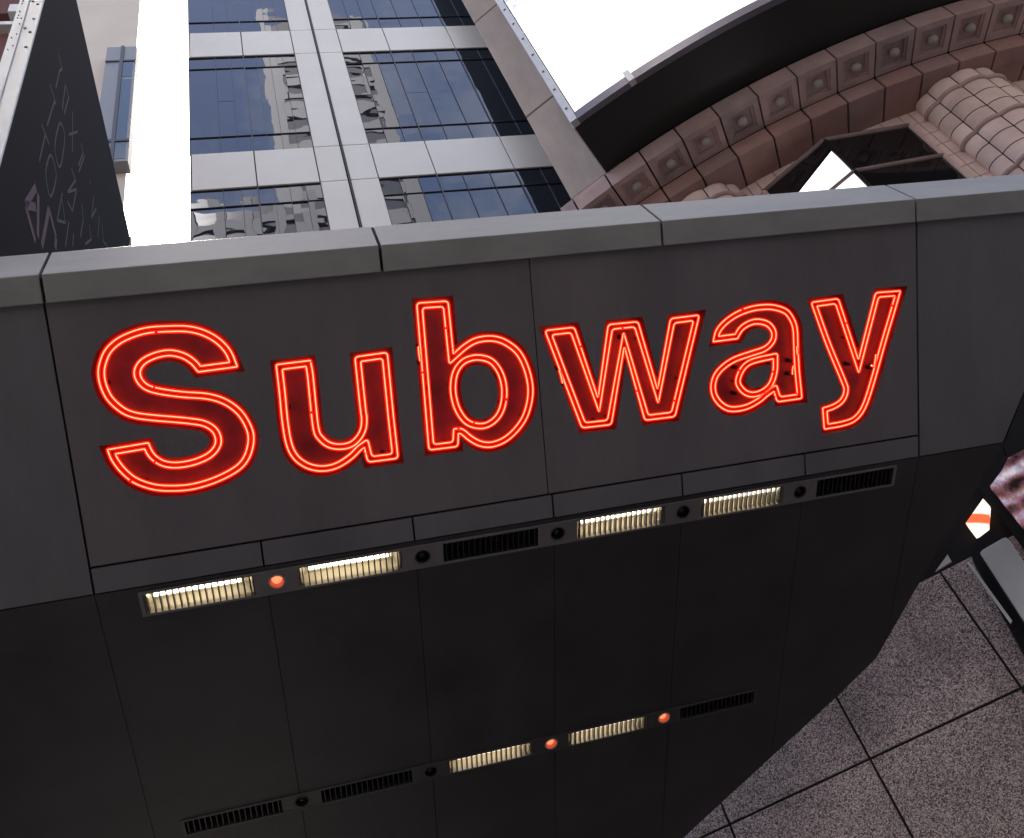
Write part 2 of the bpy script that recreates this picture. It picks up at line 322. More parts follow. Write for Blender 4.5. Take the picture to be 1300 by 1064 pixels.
# coping ------------------------------------------------------------------------------
PR=.035
brk=FF(0,V_BR,PR); NT=Vector((0,-math.cos(math.radians(15)),math.sin(math.radians(15)))); top=onplane(650,273,brk,NT); ztop=top.z; ytop=top.y
cj=[LEFT]+[funv(x,y,PR)[0] for x,y in ((49,342),(482,312),(840,283),(1163,256))]+[6.4]
for i,(a,b) in enumerate(zip(cj,cj[1:])):
    bm=bmesh.new(); a+=.008; b-=.008
    prof=[FF(0,V_CB+.008,-.03),FF(0,V_CB+.008,PR),FF(0,V_BR,PR),Vector((0,ytop,ztop)),Vector((0,ytop+.3,ztop-.01)),Vector((0,ytop+.36,ztop-.3))]
    poly_solid(bm,[Vector((a,p.y,p.z)) for p in prof],Vector((b-a,0,0))); bevel(bm,.006,2)
    obj('coping',bm,coping_m,canopy)
bm=bmesh.new(); prof=[FF(0,V_CB-.02,-.03),FF(0,V_CB-.02,PR-.03),FF(0,V_BR+.02,PR-.03),Vector((0,ytop+.004,ztop-.004)),Vector((0,ytop+.27,ztop-.016)),Vector((0,ytop+.33,ztop-.3))]
poly_solid(bm,[Vector((LEFT,p.y,p.z)) for p in prof],Vector((6.4-LEFT,0,0))); obj('coping_core',bm,joint_m,canopy)
# soffit --------------------------------------------------------------------------------
LB,LW,PW=.85,.59,.262       # bay pitch, lamp width, plate width
U1=-.9625+0.0
s1a=sunv(178,750)[1]; s1b=sunv(183,782)[1]; s1=(max(.012,s1a+.012),s1b)
s2a=sunv(740,925)[1]; s2b=sunv(880,911)[1]
print('strip s',s1a,s1b,s2a,s2b)
right=[sunv(x,y) for x,y in ((1274,562),(1230,638),(1193,694),(1150,770),(1112,836),(1063,884),(964,975))]
d=(Vector(right[-1])-Vector(right[-2])).normalized(); right.append(tuple(Vector(right[-1])+d*2.2))
sj=[LEFT,UL-.0]+[x for x in xj]+[UR]
outline=[(LEFT,.004)]+[(u,max(s,.004)) for u,s in right]+[(LEFT,right[-1][1])]
U1E=U1+5*LB+LW+.02; U2A=U1-.85; U2E=U1+4*LB+LW+.02
h1=[(U1-.02,s1[0]),(U1E,s1[0]),(U1E,s1[1]),(U1-.02,s1[1])]
w2=.135
U2A-=.05; U2A+=.83; U2E-=.05
h2=[(U2A,s2a),(U2E,s2a),(U2E,s2a+w2),(U2A,s2a+w2)]
# soffit cladding: long panels running away from the front, each a sheet between two joints
from_x=[LEFT]+[UL]+xj+[UR,6.5]
def clip(poly,u,side):
    out=[]; n=len(poly)
    for i in range(n):
        a,b=poly[i],poly[(i+1)%n]; ia=(a[0]-u)*side>=0; ib=(b[0]-u)*side>=0
        if ia: out.append(a)
        if ia!=ib:
            t=(u-a[0])/(b[0]-a[0]); out.append((u,a[1]+(b[1]-a[1])*t))
    return out
for a,b in zip(from_x,from_x[1:]):
    for band in ((.004,s1[0],0),(s1[0],s1[1],1),(s1[1],s2a,0),(s2a,s2a+w2,2),(s2a+w2,9,0)):
        p=clip(clip(outline,a+.0018,1),b-.0018,-1)
        q=[(y,x) for x,y in p]; q=clip(clip(q,band[0],1),band[1],-1); p=[(y,x) for x,y in q]
        if len(p)<3 or abs(sum(p[i-1][0]*p[i][1]-p[i][0]*p[i-1][1] for i in range(len(p))))<1e-4: continue
        if band[2]:
            lo,hi=((U1-.02,U1E) if band[2]==1 else (U2A,U2E)); parts=[clip(p,lo,-1),clip(p,hi,1)]
        else: parts=[p]
        for pp in parts:
            if len(pp)>=3 and abs(sum(pp[i-1][0]*pp[i][1]-pp[i][0]*pp[i-1][1] for i in range(len(pp))))>1e-4:
                MATS.setdefault('_soff',[]).append((a,pp))
soff=MATS.pop('_soff'); byp={}
for a,pp in soff: byp.setdefault(a,[]).append(pp)
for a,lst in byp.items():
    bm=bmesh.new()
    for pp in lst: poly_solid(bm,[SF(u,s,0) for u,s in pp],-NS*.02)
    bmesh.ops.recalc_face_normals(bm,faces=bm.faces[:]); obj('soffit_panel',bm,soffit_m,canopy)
bm=fill2d([outline,h1,h2],.01,lambda u,v,w:SF(u,v,w-.03)); obj('soffit_backing',bm,joint_m,canopy)
# closed rear body
bm=bmesh.new(); fd=FF(0,V_F-.05,-.16); e=SF(0,2.6,-.14)
prof=[FF(0,V_CB,-.16),fd,e,Vector((0,e.y,ztop-.35)),Vector((0,brk.y+.3,ztop-.35))]
poly_solid(bm,[Vector((LEFT+.01,p.y,p.z)) for p in prof],Vector((3.2-LEFT,0,0))); obj('canopy_core',bm,black_m,canopy)
bm=bmesh.new(); prof=[FF(0,V_CB,-.02),FF(0,V_F,-.02),SF(0,3.2,-.02),Vector((0,SF(0,3.2).y,ztop-.3)),Vector((0,brk.y+.3,ztop-.3))]
poly_solid(bm,[Vector((LEFT-.03,p.y,p.z)) for p in prof],Vector((.03,0,0))); obj('end_panel',bm,fascia2_m,canopy)
# ================================================================== LIGHT STRIPS
def light_strip(label,ua,nb,s0,s1_,lit,spots,lead,trim_m=trim_m,lit_m=lit_m):
    t=thing('light_strip',label,'light strip','louvred light strips recessed in the canopy underside')
    wd=s1_-s0; ue=ua+(nb-1)*LB+LW
    bm=bmesh.new(); r=.012
    box(bm,ua-.02,ue+.02,s0-.002,s0+r,-.05,.008,0,SF); box(bm,ua-.02,ue+.02,s1_-r,s1_+.002,-.05,.008,0,SF)
    box(bm,ua-.02,ua,s0+r,s1_-r,-.05,.008,0,SF); box(bm,ue,ue+.02,s0+r,s1_-r,-.05,.008,0,SF)
    obj('frame',bm,trim_m,t)
    for k in range(nb):
        a=ua+k*LB; b=a+LW; on=lit[k]
        bm=bmesh.new(); D=.12
        c=[SF(a+.0,s0+r,-.0),SF(b,s0+r,-.0),SF(b,s1_-r,0),SF(a,s1_-r,0)]; dd=[SF(a+.03,s0+r+.005,-D),SF(b-.03,s0+r+.005,-D),SF(b-.03,s1_-r-.005,-D),SF(a+.03,s1_-r-.005,-D)]
        quad(bm,*dd); 
        for i in range(4): quad(bm,c[i],c[(i+1)%4],dd[(i+1)%4],dd[i])
        bay=obj('lamp_bay',bm,refl_m if on else darkrefl_m,t,label=('lit bay with glowing white tube behind its louvre' if on else 'unlit dark bay behind its louvre'))
        bm=bmesh.new()
        sc_=s0+r+.045
        pts=[(a+.05,sc_),(b-.07,sc_)]; sweep(bm,resample(pts,.1)[:1]+[pts[1]],-.06,.019,SF,0,None,10,False)
        obj('tube',bm,lit_m if on else lens_m,bay)
        bm=bmesh.new(); n=17
        for i in range(n):
            u=a+(i+.5)*LW/n; box(bm,u-.0035,u+.0035,s0+r,s1_-r,-.035,.002,0,SF)
        obj('louvre',bm,slat_m if on else black_m,bay)
        if k<nb-1 or False:
            bm=bmesh.new(); cu=b+(LB-LW)/2; cs=(s0+s1_)/2; rr=.043
            circ=[(cu+rr*math.cos(q*math.pi/12),cs+rr*math.sin(q*math.pi/12)) for q in range(24)]
            bm=fill2d([[(b+.004,s0+r),(a+LB-.004,s0+r),(a+LB-.004,s1_-r),(b+.004,s1_-r)],circ],.006,lambda u,v,w:SF(u,v,w+.006))
            pl=obj('cover_plate',bm,trim_m,t)
            o2=spots[k]
            bm=bmesh.new(); sweep(bm,circ,.006,.005,SF,0,None,6); 
            for i in range(24):
                p,q=circ[i],circ[(i+1)%24]; quad(bm,SF(p[0],p[1],0.006),SF(q[0],q[1],.006),SF(q[0],q[1],-.07),SF(p[0],p[1],-.07))
            bm.faces.new([bm.verts.new(SF(p[0],p[1],-.065)) for p in circ])
            sp=obj('spotlight',bm,(mat('spot_cup_lit',(.5,.25,.2),.4) if o2 else black_m),pl,label=('lit orange spotlight' if o2 else 'unlit round spotlight'))
            bm=bmesh.new(); bmesh.ops.create_uvsphere(bm,u_segments=16,v_segments=10,radius=.031)
            for v in bm.verts: v.co=SF(cu,cs+.004,-.036)+Vector(v.co)
            for f in bm.faces: f.smooth=True
            obj('bulb',bm,orange_m if o2 else lens_m,pl)
light_strip('longer light strip below the neon letters with six louvred bays',U1,6,s1[0],s1[1],[1,1,0,1,1,0],[1,0,0,0,0],0)
light_strip('lower dim light strip deeper under the canopy near the picture bottom',U1-LB+.0,6,s2a,s2a+w2,[0,0,1,1,0,0][:0]+[0,0,1,1,0,0],[0,0,1,1,0],0) if False else light_strip('lower dim light strip deeper under the canopy with two lit bays',U1-.05,5,s2a,s2a+w2,[0,0,1,1,0],[0,0,1,1],0,mat('strip_metal_dark',(.05,.046,.048),.5),mat('fluorescent_tube_dim',(1,1,1),.4,emis=(1,.90,.72),estr=1.9))
# ================================================================== GLASS TOWER
T=18.0
tower=thing('glass_tower','tall office tower of pale metal panels and dark blue mirror glass windows','building')
Xc=[-.155,-.150,-.0245,.101,.1605,.222,.345,.518,.69,.85]
ZT=[2.2335+.61*k for k in (-6,-5,-4,-3,-2,-1,0,1,2,3)]; WH=.4685; SPH=.1415
def X_(r): return r*T
def Z_(r): return 1.6+r*T
bm=bmesh.new(); gp=.022
zbot=-1.6/T
def pan(x0,x1,z0,z1): box(bm,X_(x0)+gp,X_(x1)-gp,T-.06,T+.05,Z_(z0)+gp,Z_(z1)-gp)
for i,zt in enumerate(ZT):
    for a,b in ((-.152,-.0245),(-.0245,.101),(.222,.345),(.345,.518),(.518,.69),(.69,.85)): pan(a,b,zt,zt+SPH)      # spandrel over the window
    for a,b in ((.101,.1585),(.1625,.222)):
        pan(a,b,zt,zt+SPH); pan(a,b,zt-WH,zt)
bevel(bm,.006,1); obj('cladding_panel',bm,alu_m,tower)
bm=bmesh.new(); box(bm,X_(-.155),X_(.85),T+.09,T+9,0,Z_(ZT[-1]+SPH)); obj('core_wall',bm,mat('tower_dark',(.02,.02,.025),.6),tower)
bm=bmesh.new(); box(bm,X_(.1595),X_(.1615),T-.10,T+.08,0,Z_(ZT[-1]+SPH)); obj('vertical_fin',bm,alu2_m,tower)
for i,zt in enumerate(ZT):
    for (x0,x1,cols) in ((-.155,.101,[-.155,-.092,-.056,-.0245,.007,.0385,.07,.101]),(.222,.85,[.222,.2635,.304,.345,.4,.46,.518,.575,.633,.69,.77,.85])):
        z0,z1=zt-WH,zt; zr=[z0,z0+.072,z0+.072+(WH-.072-.063)*.5,z1-.063,z1]
        wm=bmesh.new(); fw=.012
        for c in cols:
            w_=.022 if abs(c+.0245)<.001 or abs(c-.345)<.001 or abs(c-.518)<.001 else .007
            box(wm,X_(c)-w_,X_(c)+w_,T-.03,T+.04,Z_(z0),Z_(z1))
        for z in (zr[1],zr[3],z0+.0008,z1-.0008): box(wm,X_(x0),X_(x1),T-.026,T+.035,Z_(z)-.009,Z_(z)+.009)
        wobj=obj('window',wm,alu2_m,tower)
        pm=bmesh.new()
        for a,b in zip(cols,cols[1:]):
            for c,d_ in zip(zr,zr[1:]):
                tx,tz=random.gauss(0,.0035),random.gauss(0,.0035)
                wx,wz=(X_(b)-X_(a))/2,(Z_(d_)-Z_(c))/2
                P=[Vector((X_(p),T+.02+sx*wx*tx+sz*wz*tz,Z_(q))) for p,q,sx,sz in ((a,c,-1,-1),(b,c,1,-1),(b,d_,1,1),(a,d_,-1,1))]
                quad(pm,*P)
        obj('pane',pm,tglass_m,wobj)
# ================================================================== ROTUNDA
H=10.0; CX,CY=11.9479,15.6766; R0,RS=11.945,12.92; R1,R2=11.43,10.876; ZC,ZB,Z2=1.6+10.0,1.6+9.70,1.6+9.42
def pol(r,a,z): a=math.radians(a); return Vector((CX+r*math.cos(a),CY+r*math.sin(a),z))
def pbox(bm,r0,r1,a0,a1,z0,z1,n=2,mi=0):
    for i in range(n):
        b0=a0+(a1-a0)*i/n; b1=a0+(a1-a0)*(i+1)/n
        hexa(bm,[pol(r0,b0,z0),pol(r1,b0,z0),pol(r1,b1,z0),pol(r0,b1,z0),pol(r0,b0,z1),pol(r1,b0,z1),pol(r1,b1,z1),pol(r0,b1,z1)],mi)
def pring(bm,r0,r1,a0,a1,z0,z1,n,mi=0):      # one closed curved solid
    secs=[[bm.verts.new(pol(r,a0+(a1-a0)*i/n,z)) for r,z in ((r0,z0),(r1,z0),(r1,z1),(r0,z1))] for i in range(n+1)]
    for s,t in zip(secs,secs[1:]):
        for k in range(4): bm.faces.new((s[k],s[(k+1)%4],t[(k+1)%4],t[k])).material_index=mi
    bm.faces.new(secs[0][::-1]).material_index=mi; bm.faces.new(secs[-1]).material_index=mi
rot=thing('rotunda_building','pinkish terracotta rotunda with studded curved cornice and ribbed half columns','building')
A0,STEP=-131.21,2.666; AE=-78
na=int((AE-A0)/STEP)
bm=bmesh.new(); pring(bm,R1-.4,R0-.04,A0-1.2,AE,ZB+.08,ZC-.02,40); pring(bm,R2-.4,R1-.04,A0-1.2,AE,Z2+.03,ZB+.02,40); obj('cornice_core',bm,grout_m,rot)
gj=.06
for k in range(-1,na):
    a=A0+STEP*k+(.0 if k else 0); b=a+STEP
    if k==-1: a=A0-1.1
    bm=bmesh.new(); aa,bb=a+gj,b-gj; da=bb-aa
    pring(bm,R1+.0,R0,aa,bb,ZB+.055,ZC,4)
    wr=.085*(R0-R1)/.5; wa=da*.15
    for (r0,r1,x0,x1) in ((R1,R1+.075,aa,bb),(R0-.085,R0,aa,bb),(R1+.075,R0-.085,aa,aa+wa),(R1+.075,R0-.085,bb-wa,bb)):
        pring(bm,r0,r1,x0,x1,ZB,ZB+.055,3)
    for (r0,r1,x0,x1) in ((R1+.075,R1+.105,aa+wa,bb-wa),(R0-.115,R0-.085,aa+wa,bb-wa),(R1+.105,R0-.115,aa+wa,aa+wa*1.45),(R1+.105,R0-.115,bb-wa*1.45,bb-wa)):
        pring(bm,r0,r1,x0,x1,ZB+.025,ZB+.055,2)
    blk=obj('cornice_block',bm,random.choice(ter),rot)
    if k>=0:
        bm=bmesh.new(); bmesh.ops.create_uvsphere(bm,u_segments=20,v_segments=12,radius=.068)
        for v in bm.verts: v.co=Vector((v.co.x,v.co.y,v.co.z*.95))+pol((R0+R1)/2-.0,(a+b)/2,ZB+.01)
        for f in bm.faces: f.smooth=True
        obj('boss',bm,boss_m,blk)
    bm=bmesh.new(); off=.5*0
    pring(bm,R2-.1,R1-.004,aa,bb,Z2,ZB-.006,4); bevel(bm,.008,1); obj('step_block',bm,random.choice(ter2),rot)
# pilaster
pil=bmesh.new(); zj=oncyl(669,147,(CX,CY),R0-.01).z-1.6+1.6
zz=[ZC+.012,zj]; 
hgt=zj-ZC
while zz[-1]<34: zz.append(zz[-1]+hgt*1.5)
for a,b in zip(zz,zz[1:]):
    pring(pil,R0-.9,R0-.02,-131.30,-127.2,a+.02,b-.02,4)
bevel(pil,.012,1); obj('pilaster',pil,stone_m,rot)
bm=bmesh.new(); pring(bm,R0-.85,R0-.06,-131.2,-127.3,ZC,35,3); obj('pilaster_core',bm,grout_m,rot)
# upper drum and an added dark wall whose reflection darkens the tower glass
bm=bmesh.new(); pring(bm,R0-1.2,R0-.1,-127.2,AE,ZC,35,24); obj('upper_wall',bm,mat('dark_upper_wall',(.02,.02,.022),.6),rot)
bm=bmesh.new(); p=pol(R0-.3,-131.25,0); p=Vector((10.4,16.2,Z2)); q=Vector((12.3,19,Z2)); nn=Vector((q.y-p.y,-(q.x-p.x),0)).normalized()*.4
hexa(bm,[p,q,q+nn,p+nn]+[v+Vector((0,0,50)) for v in (p,q,q+nn,p+nn)]); obj('added_side_wall',bm,mat('added_wall_dark',(.03,.026,.028),.5),rot)
# window wall of small tiles
def angs(px,py,r): p=oncyl(px,py,(CX,CY),r*1.0); return math.degrees(math.atan2(p.y-CY,p.x-CX)),p.z
ZR=[1.6+9.14,1.6+8.345]
WA,WC=-119.9,-108.79; COLC=-104.25; COLH=3.05; PER=20.2
bm=bmesh.new(); 
for n_ in (-1,0,1): pring(bm,R2-.5,R2-.03,WC+PER*n_,WA+PER*(n_+1),5.2,Z2+.03,10)
pring(bm,R2-.5,R2-.03,WA-PER,AE,ZR[0]+.015,Z2+.02,30); obj('wall_core',bm,grout_m,rot)
tl=bmesh.new(); TZ=.2695
for n_ in (-1,0,1):
    w0,w1=WC+PER*n_,WA+PER*(n_+1)
    # full height pier tiles
    cols=[w0,w0+.75,w0+1.5,w0+4.54,w0+7.6,w0+8.35,w1]
    z=Z2
    rows=[Z2,ZR[0]]+[ZR[0]-TZ*i for i in range(1,42)]
    for zt,zb_ in zip(rows,rows[1:]):
        if zb_<5.2: break
        for c,d_ in zip(cols,cols[1:]): pring(tl,R2-.06,R2,c+.03,d_-.03,zb_+.006,zt-.006,2,random.randrange(2))
    nn_=8; w2_=WA+PER*n_ - 0; 
    for i in range(nn_):
        a=w0-11.11+11.11*i/nn_; pring(tl,R2-.06,R2,a+.03,a+11.11/nn_-.03,ZR[0]+.02,Z2,1,random.randrange(2))
obj('tile_facing',tl,pink,rot)
# engaged ribbed columns
NL=5
def colprof(cen,grow=0.0,m=9):
    pts=[]; half=.585+grow; dep=.42+grow
    for l in range(NL):
        t0=math.pi*l/NL+.014; t1=math.pi*(l+1)/NL-.014
        for k in range(m):
            f=k/(m-1); t=t0+(t1-t0)*f; bul=1+.075*math.sin(math.pi*f)**.8
            pts.append((-math.cos(t)*half*bul, math.sin(t)*dep*bul))
    return pts
def colpt(cen,x,y,z):
    c=pol(R2-.03,cen,z); a=math.radians(cen); tang=Vector((-math.sin(a),math.cos(a),0)); rad=Vector((math.cos(a),math.sin(a),0))
    return c+tang*x+rad*y
for n_ in (-1,0,1):
    cen=COLC+PER*n_; bm=bmesh.new()
    levels=[Z2]+[ZR[0]-.808*k for k in range(0,14)]
    for zt,zb_ in zip(levels,levels[1:]):
        nc=1 if zt==Z2 else 3
        for c in range(nc):
            h0=zt-(zt-zb_)*c/nc; h1_=zt-(zt-zb_)*(c+1)/nc
            if h1_<5.2: continue
            for l in range(NL):
                pr=colprof(cen)[l*9:(l+1)*9]; sh=.012
                mi=random.randrange(2)
                top_=[bm.verts.new(colpt(cen,x,y,h0-.008)) for x,y in pr]; bot=[bm.verts.new(colpt(cen,x,y,h1_+.008)) for x,y in pr]
                for i in range(8):
                    f=bm.faces.new((top_[i],top_[i+1],bot[i+1],bot[i])); f.smooth=True; f.material_index=mi
    col=obj('half_column',bm,pink,rot)
    bm=bmesh.new(); pr=colprof(cen,-.02)
    a_=[bm.verts.new(colpt(cen,x,y,Z2)) for x,y in pr]; b_=[bm.verts.new(colpt(cen,x,y,5.2)) for x,y in pr]
    for i in range(len(pr)-1): bm.faces.new((a_[i],a_[i+1],b_[i+1],b_[i]))
    obj('joint_core',bm,grout_m,col)
    for zr in levels[1:]:
        if zr<5.3: break
        bm=bmesh.new(); prs=[]
        for k in range(9):
            th=math.pi*(k/8)-math.pi/2; prs.append([bm.verts.new(colpt(cen,x,y,zr+.032*math.sin(th))) for x,y in colprof(cen,.032*math.cos(th)+.008)])
        for s,t in zip(prs,prs[1:]):
            for i in range(len(s)-1):
                f=bm.faces.new((s[i],s[i+1],t[i+1],t[i])); f.smooth=True
        obj('ring',bm,ter[2],col)
# bay windows
for n_ in (0,1):
    sh=PER*n_
    A=pol(R2+.02,WA+sh,0); B=pol(R2+.363,-115.12+sh,0) ; C=pol(R2+.02,WC+sh,0)
    if n_==0:
        q=onplane(1046,178,Vector((0,0,ZR[0])),Vector((0,0,1))); B=Vector((q.x,q.y,0))
    bm=bmesh.new()
    for p,q in ((A,B),(B,C)): quad(bm,p+Vector((0,0,5.2)),q+Vector((0,0,5.2)),q+Vector((0,0,ZR[0]-.01)),p+Vector((0,0,ZR[0]-.01)))
    win=None
    rb=bmesh.new(); RA=[]
    z=ZR[0]; k=0
    def bar(bm_,p,q,r,ns=10):
        d_=(q-p); m_=d_.to_track_quat('Z','Y').to_matrix()
        c1=[bm_.verts.new(p+m_@Vector((r*math.cos(t*2*math.pi/ns),r*math.sin(t*2*math.pi/ns),0))) for t in range(ns)]; c2=[bm_.verts.new(v.co+d_) for v in c1]
        for t in range(ns): f=bm_.faces.new((c1[t],c1[(t+1)%ns],c2[(t+1)%ns],c2[t])); f.smooth=True
        bm_.faces.new(c1[::-1]); bm_.faces.new(c2)
    for k in range(7):
        zk=Vector((0,0,ZR[0]-.79*k)); RA.append(zk)
    bar(rb,B+Vector((0,0,5.2)),B+Vector((0,0,ZR[0]-.03)),.03); win=obj('bay_window',rb,black_m,rot); rc_=mat('rail_clay',(.23,.17,.165),.6,0,.2,3)
    for zk in RA:
        bm2=bmesh.new(); bar(bm2,A+zk,B+zk,.035); bar(bm2,B+zk,C+zk,.035); obj('rail',bm2,rc_,win)
    obj('pane',bm,dglass_m,win)
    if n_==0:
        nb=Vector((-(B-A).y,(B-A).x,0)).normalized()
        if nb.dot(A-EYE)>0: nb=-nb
        bm=bmesh.new(); pp=[onplane(x,y,A+nb*.012,nb) for x,y in ((1055.5,192),(1081,216),(1120,253),(1060,262),(1000,262))]; bm.faces.new([bm.verts.new(v) for v in pp]); obj('painted_reflection',bm,mat('painted_reflection_white',(1,1,1),.5,emis=(1,1,1),estr=.5),win,label='white sky reflection painted as a glowing sheet on the dark bay window')  # added glowing sheet paints the sky's reflection on the glass
    bm=bmesh.new(); bar(bm,C+Vector((0,0,5.2)),C+Vector((0,0,ZR[0])),.035); bar(bm,A+Vector((0,0,5.2)),A+Vector((0,0,ZR[0])),.035); obj('jamb',bm,pink[1],win)
    bm=bmesh.new(); bm.faces.new([bm.verts.new(v+Vector((0,0,ZR[0]-.02))) for v in (A,B,C,pol(R2-.2,(WA+WC)/2+sh,0))]); obj('head',bm,black_m,win)
# ================================================================== CURVED LED SCREEN
scr=thing('led_screen','huge curved white glowing advertising screen hung above the studded cornice','screen')
SA0,SA1=-128.37,AE; zs0,zs1=ZC+.02,34.0
bm=bmesh.new(); pring(bm,R0+.0,RS-.05,SA0,SA1,zs0,zs1,60); obj('housing',bm,mat('screen_soffit_black',(.010,.010,.012),.5,0,.3,1.5),scr)
bm=bmesh.new(); pring(bm,RS-.05,RS,SA0+.50,SA1,zs0+.16,zs1,60); 
def screen_mat():
    m=bpy.data.materials.new('white_screen'); m.use_nodes=True; t=m.node_tree; N=t.nodes; L=t.links; N.clear(); o=N.new('ShaderNodeOutputMaterial'); e=N.new('ShaderNodeEmission'); e.inputs[1].default_value=.6
    tc=N.new('ShaderNodeTexCoord'); v=N.new('ShaderNodeTexVoronoi'); v.inputs['Scale'].default_value=11; v.feature='F1'
    n=N.new('ShaderNodeTexNoise'); n.inputs['Scale'].default_value=9; n.inputs['Detail'].default_value=7; n.inputs['Roughness'].default_value=.75
    L.new(tc.outputs['Object'],v.inputs[0]); L.new(tc.outputs['Object'],n.inputs[0])
    sp=N.new('ShaderNodeSeparateXYZ'); L.new(tc.outputs['Object'],sp.inputs[0])
    # the advert's speckled patch: fades with height and with distance from the left edge
    mz=N.new('ShaderNodeMapRange'); mz.inputs['From Min'].default_value=13.2; mz.inputs['From Max'].default_value=17; L.new(sp.outputs[2],mz.inputs[0])
    mx=N.new('ShaderNodeMapRange'); mx.inputs['From Min'].default_value=6.3; mx.inputs['From Max'].default_value=4.2; L.new(sp.outputs[0],mx.inputs[0])
    mu=N.new('ShaderNodeMath'); mu.operation='MULTIPLY'; L.new(mz.outputs[0],mu.inputs[0]); L.new(mx.outputs[0],mu.inputs[1])
    ad=N.new('ShaderNodeMath'); ad.operation='MULTIPLY_ADD'; ad.inputs[1].default_value=.50; L.new(mu.outputs[0],ad.inputs[0]); L.new(n.outputs[0],ad.inputs[2])
    r=N.new('ShaderNodeValToRGB'); r.color_ramp.elements[0].position=.66; r.color_ramp.elements[0].color=(1,1,1,1); r.color_ramp.elements[1].position=.84; r.color_ramp.elements[1].color=(.42,.42,.66,1)
    L.new(ad.outputs[0],r.inputs[0]); L.new(r.outputs[0],e.inputs[0]); L.new(e.outputs[0],o.inputs[0]); return m
obj('display',bm,screen_mat(),scr)
bm=bmesh.new(); pring(bm,RS-.06,RS+.05,SA0-.02,SA0+.42,zs0-.02,zs1,2); pring(bm,R0-.05,RS-.061,SA0-.06,SA0,zs0-.02,zs1,1); obj('side_frame',bm,silver_m,scr)
bm=bmesh.new()
for i in range(40):
    c=pol(RS+.052,SA0+.2,zs0+.3+i*.55); mm=bmesh.ops.create_cone(bm,cap_ends=True,segments=8,radius1=.02,radius2=.02,depth=.01)
    a=math.radians(SA0); rt=Vector((math.cos(a),math.sin(a),0)).to_track_quat('Z','Y').to_matrix()
    for v in mm['verts']: v.co=rt@v.co+c
obj('bolts',bm,alu2_m,scr)
bm=bmesh.new(); pring(bm,RS-.06,RS+.03,SA0+.42,SA1,zs0-.01,zs0+.15,60); obj('bottom_lip',bm,mat('lip_grey',(.16,.15,.19),.35,.5),scr)
q=oncyl(802,102,(CX,CY),RS+.04); a=math.degrees(math.atan2(q.y-CY,q.x-CX))
bm=bmesh.new(); pring(bm,RS-.02,RS+.07,a-.18,a+.18,zs0-.05,zs0+.2,1); obj('bracket',bm,silver_m,scr)
# ================================================================== BLADE BILLBOARD ON THE LEFT
BD=Vector((-.0313,.99951,0)).normalized(); BN=Vector((BD.y,-BD.x,0)); BA=EYE+ray(97,0)*10; BA=Vector((BA.x,BA.y,BA.z))
def bpt(x,y,w=0): return onplane(x,y,BA+BN*w,BN)
def BF(s,z,w=0): return Vector((0,0,0))+BA+BD*s+Vector((0,0,z-BA.z))+BN*w
def bst(x,y,w=0): p=bpt(x,y,w); return ((p-BA).dot(BD),p.z)
s_near=bst(55,0)[0]; s_far=bst(165,303)[0]; zt_=BA.z; zb_=EYE.z+4.45
bb=thing('blade_billboard','black billboard with faint scrawled lettering and drilled silver edge rail','billboard')
bm=bmesh.new(); box(bm,s_near+.0,s_far,zb_,zt_,-.13,0,0,lambda s,z,w:BF(s,z,w)); obj('display_panel',bm,mat('billboard_black',(.007,.006,.009),.7,spec=.12),bb)
# silver rail: end face of the box, running vertically
bm=bmesh.new(); box(bm,s_near-.02,s_near-.0,zb_-.02,zt_+.03,-.155,.012,0,lambda s,z,w:BF(s,z,w)); box(bm,s_near-.035,s_near-.02,zb_-.02,zt_+.03,-.085,-.08,0,lambda s,z,w:BF(s,z,w)); bevel(bm,.003,1)
rail=obj('edge_rail',bm,silver_m,bb)
z=zb_+.1; i=0
while z<zt_:
    for w in (-.02,-.06,-.105,-.13):
        if (w==-.02 and i%5==0) or (w==-.06 and i%10==1) or (w<-.1 and random.random()<.22):
            bm=bmesh.new(); rd=.011 if w>-.1 else .005
            mm=bmesh.ops.create_cone(bm,cap_ends=True,segments=10,radius1=rd,radius2=rd,depth=.008)
            rt=BD.to_track_quat('Z','Y').to_matrix(); c=BF(s_near-.022,z+random.uniform(-.02,.02),w)
            for v in mm['verts']: v.co=rt@v.co+c
            if z>8.3: obj('rail_hole',bm,black_m,rail)
            else: bm.free()
    z+=.05; i+=1
bm=bmesh.new(); box(bm,s_far,s_far+.03,zb_,zt_+.02,-.15,.015,0,BF); obj('end_rail',bm,silver_m,bb)
# faint scrawl
zo=lambda l:[(x/3.325,y/3.325) for x,y in l]
marks=[zo(l) for l in ([(245,230),(262,290),(250,300),(235,370)],[(210,355),(235,440),(228,430),(198,530)],[(262,460),(272,380),(275,360),(290,410),(270,480)],
 [(175,525),(207,610),(190,570),(165,680)],[(252,520),(272,580),(252,705),(230,620),(252,520)],[(305,470),(305,640)],[(290,568),(326,556)],[(340,605),(355,660),(332,725)],[(348,650),(330,700)],
 [(213,655),(236,740),(212,830),(192,730),(213,655)],[(262,815),(240,930),(275,940),(258,830)],[(300,710),(318,760),(285,810),(322,800),(305,890),(283,850)],[(380,765),(380,780)],
 [(290,935),(275,1040)],[(345,860),(350,930),(338,1000)],[(395,830),(385,920),(405,880)],[(375,950),(385,1010),(360,1030)],[(418,910),(412,1000)],[(310,985),(305,1040)],[(430,950),(435,1020),(450,1035)])]
bm=bmesh.new()
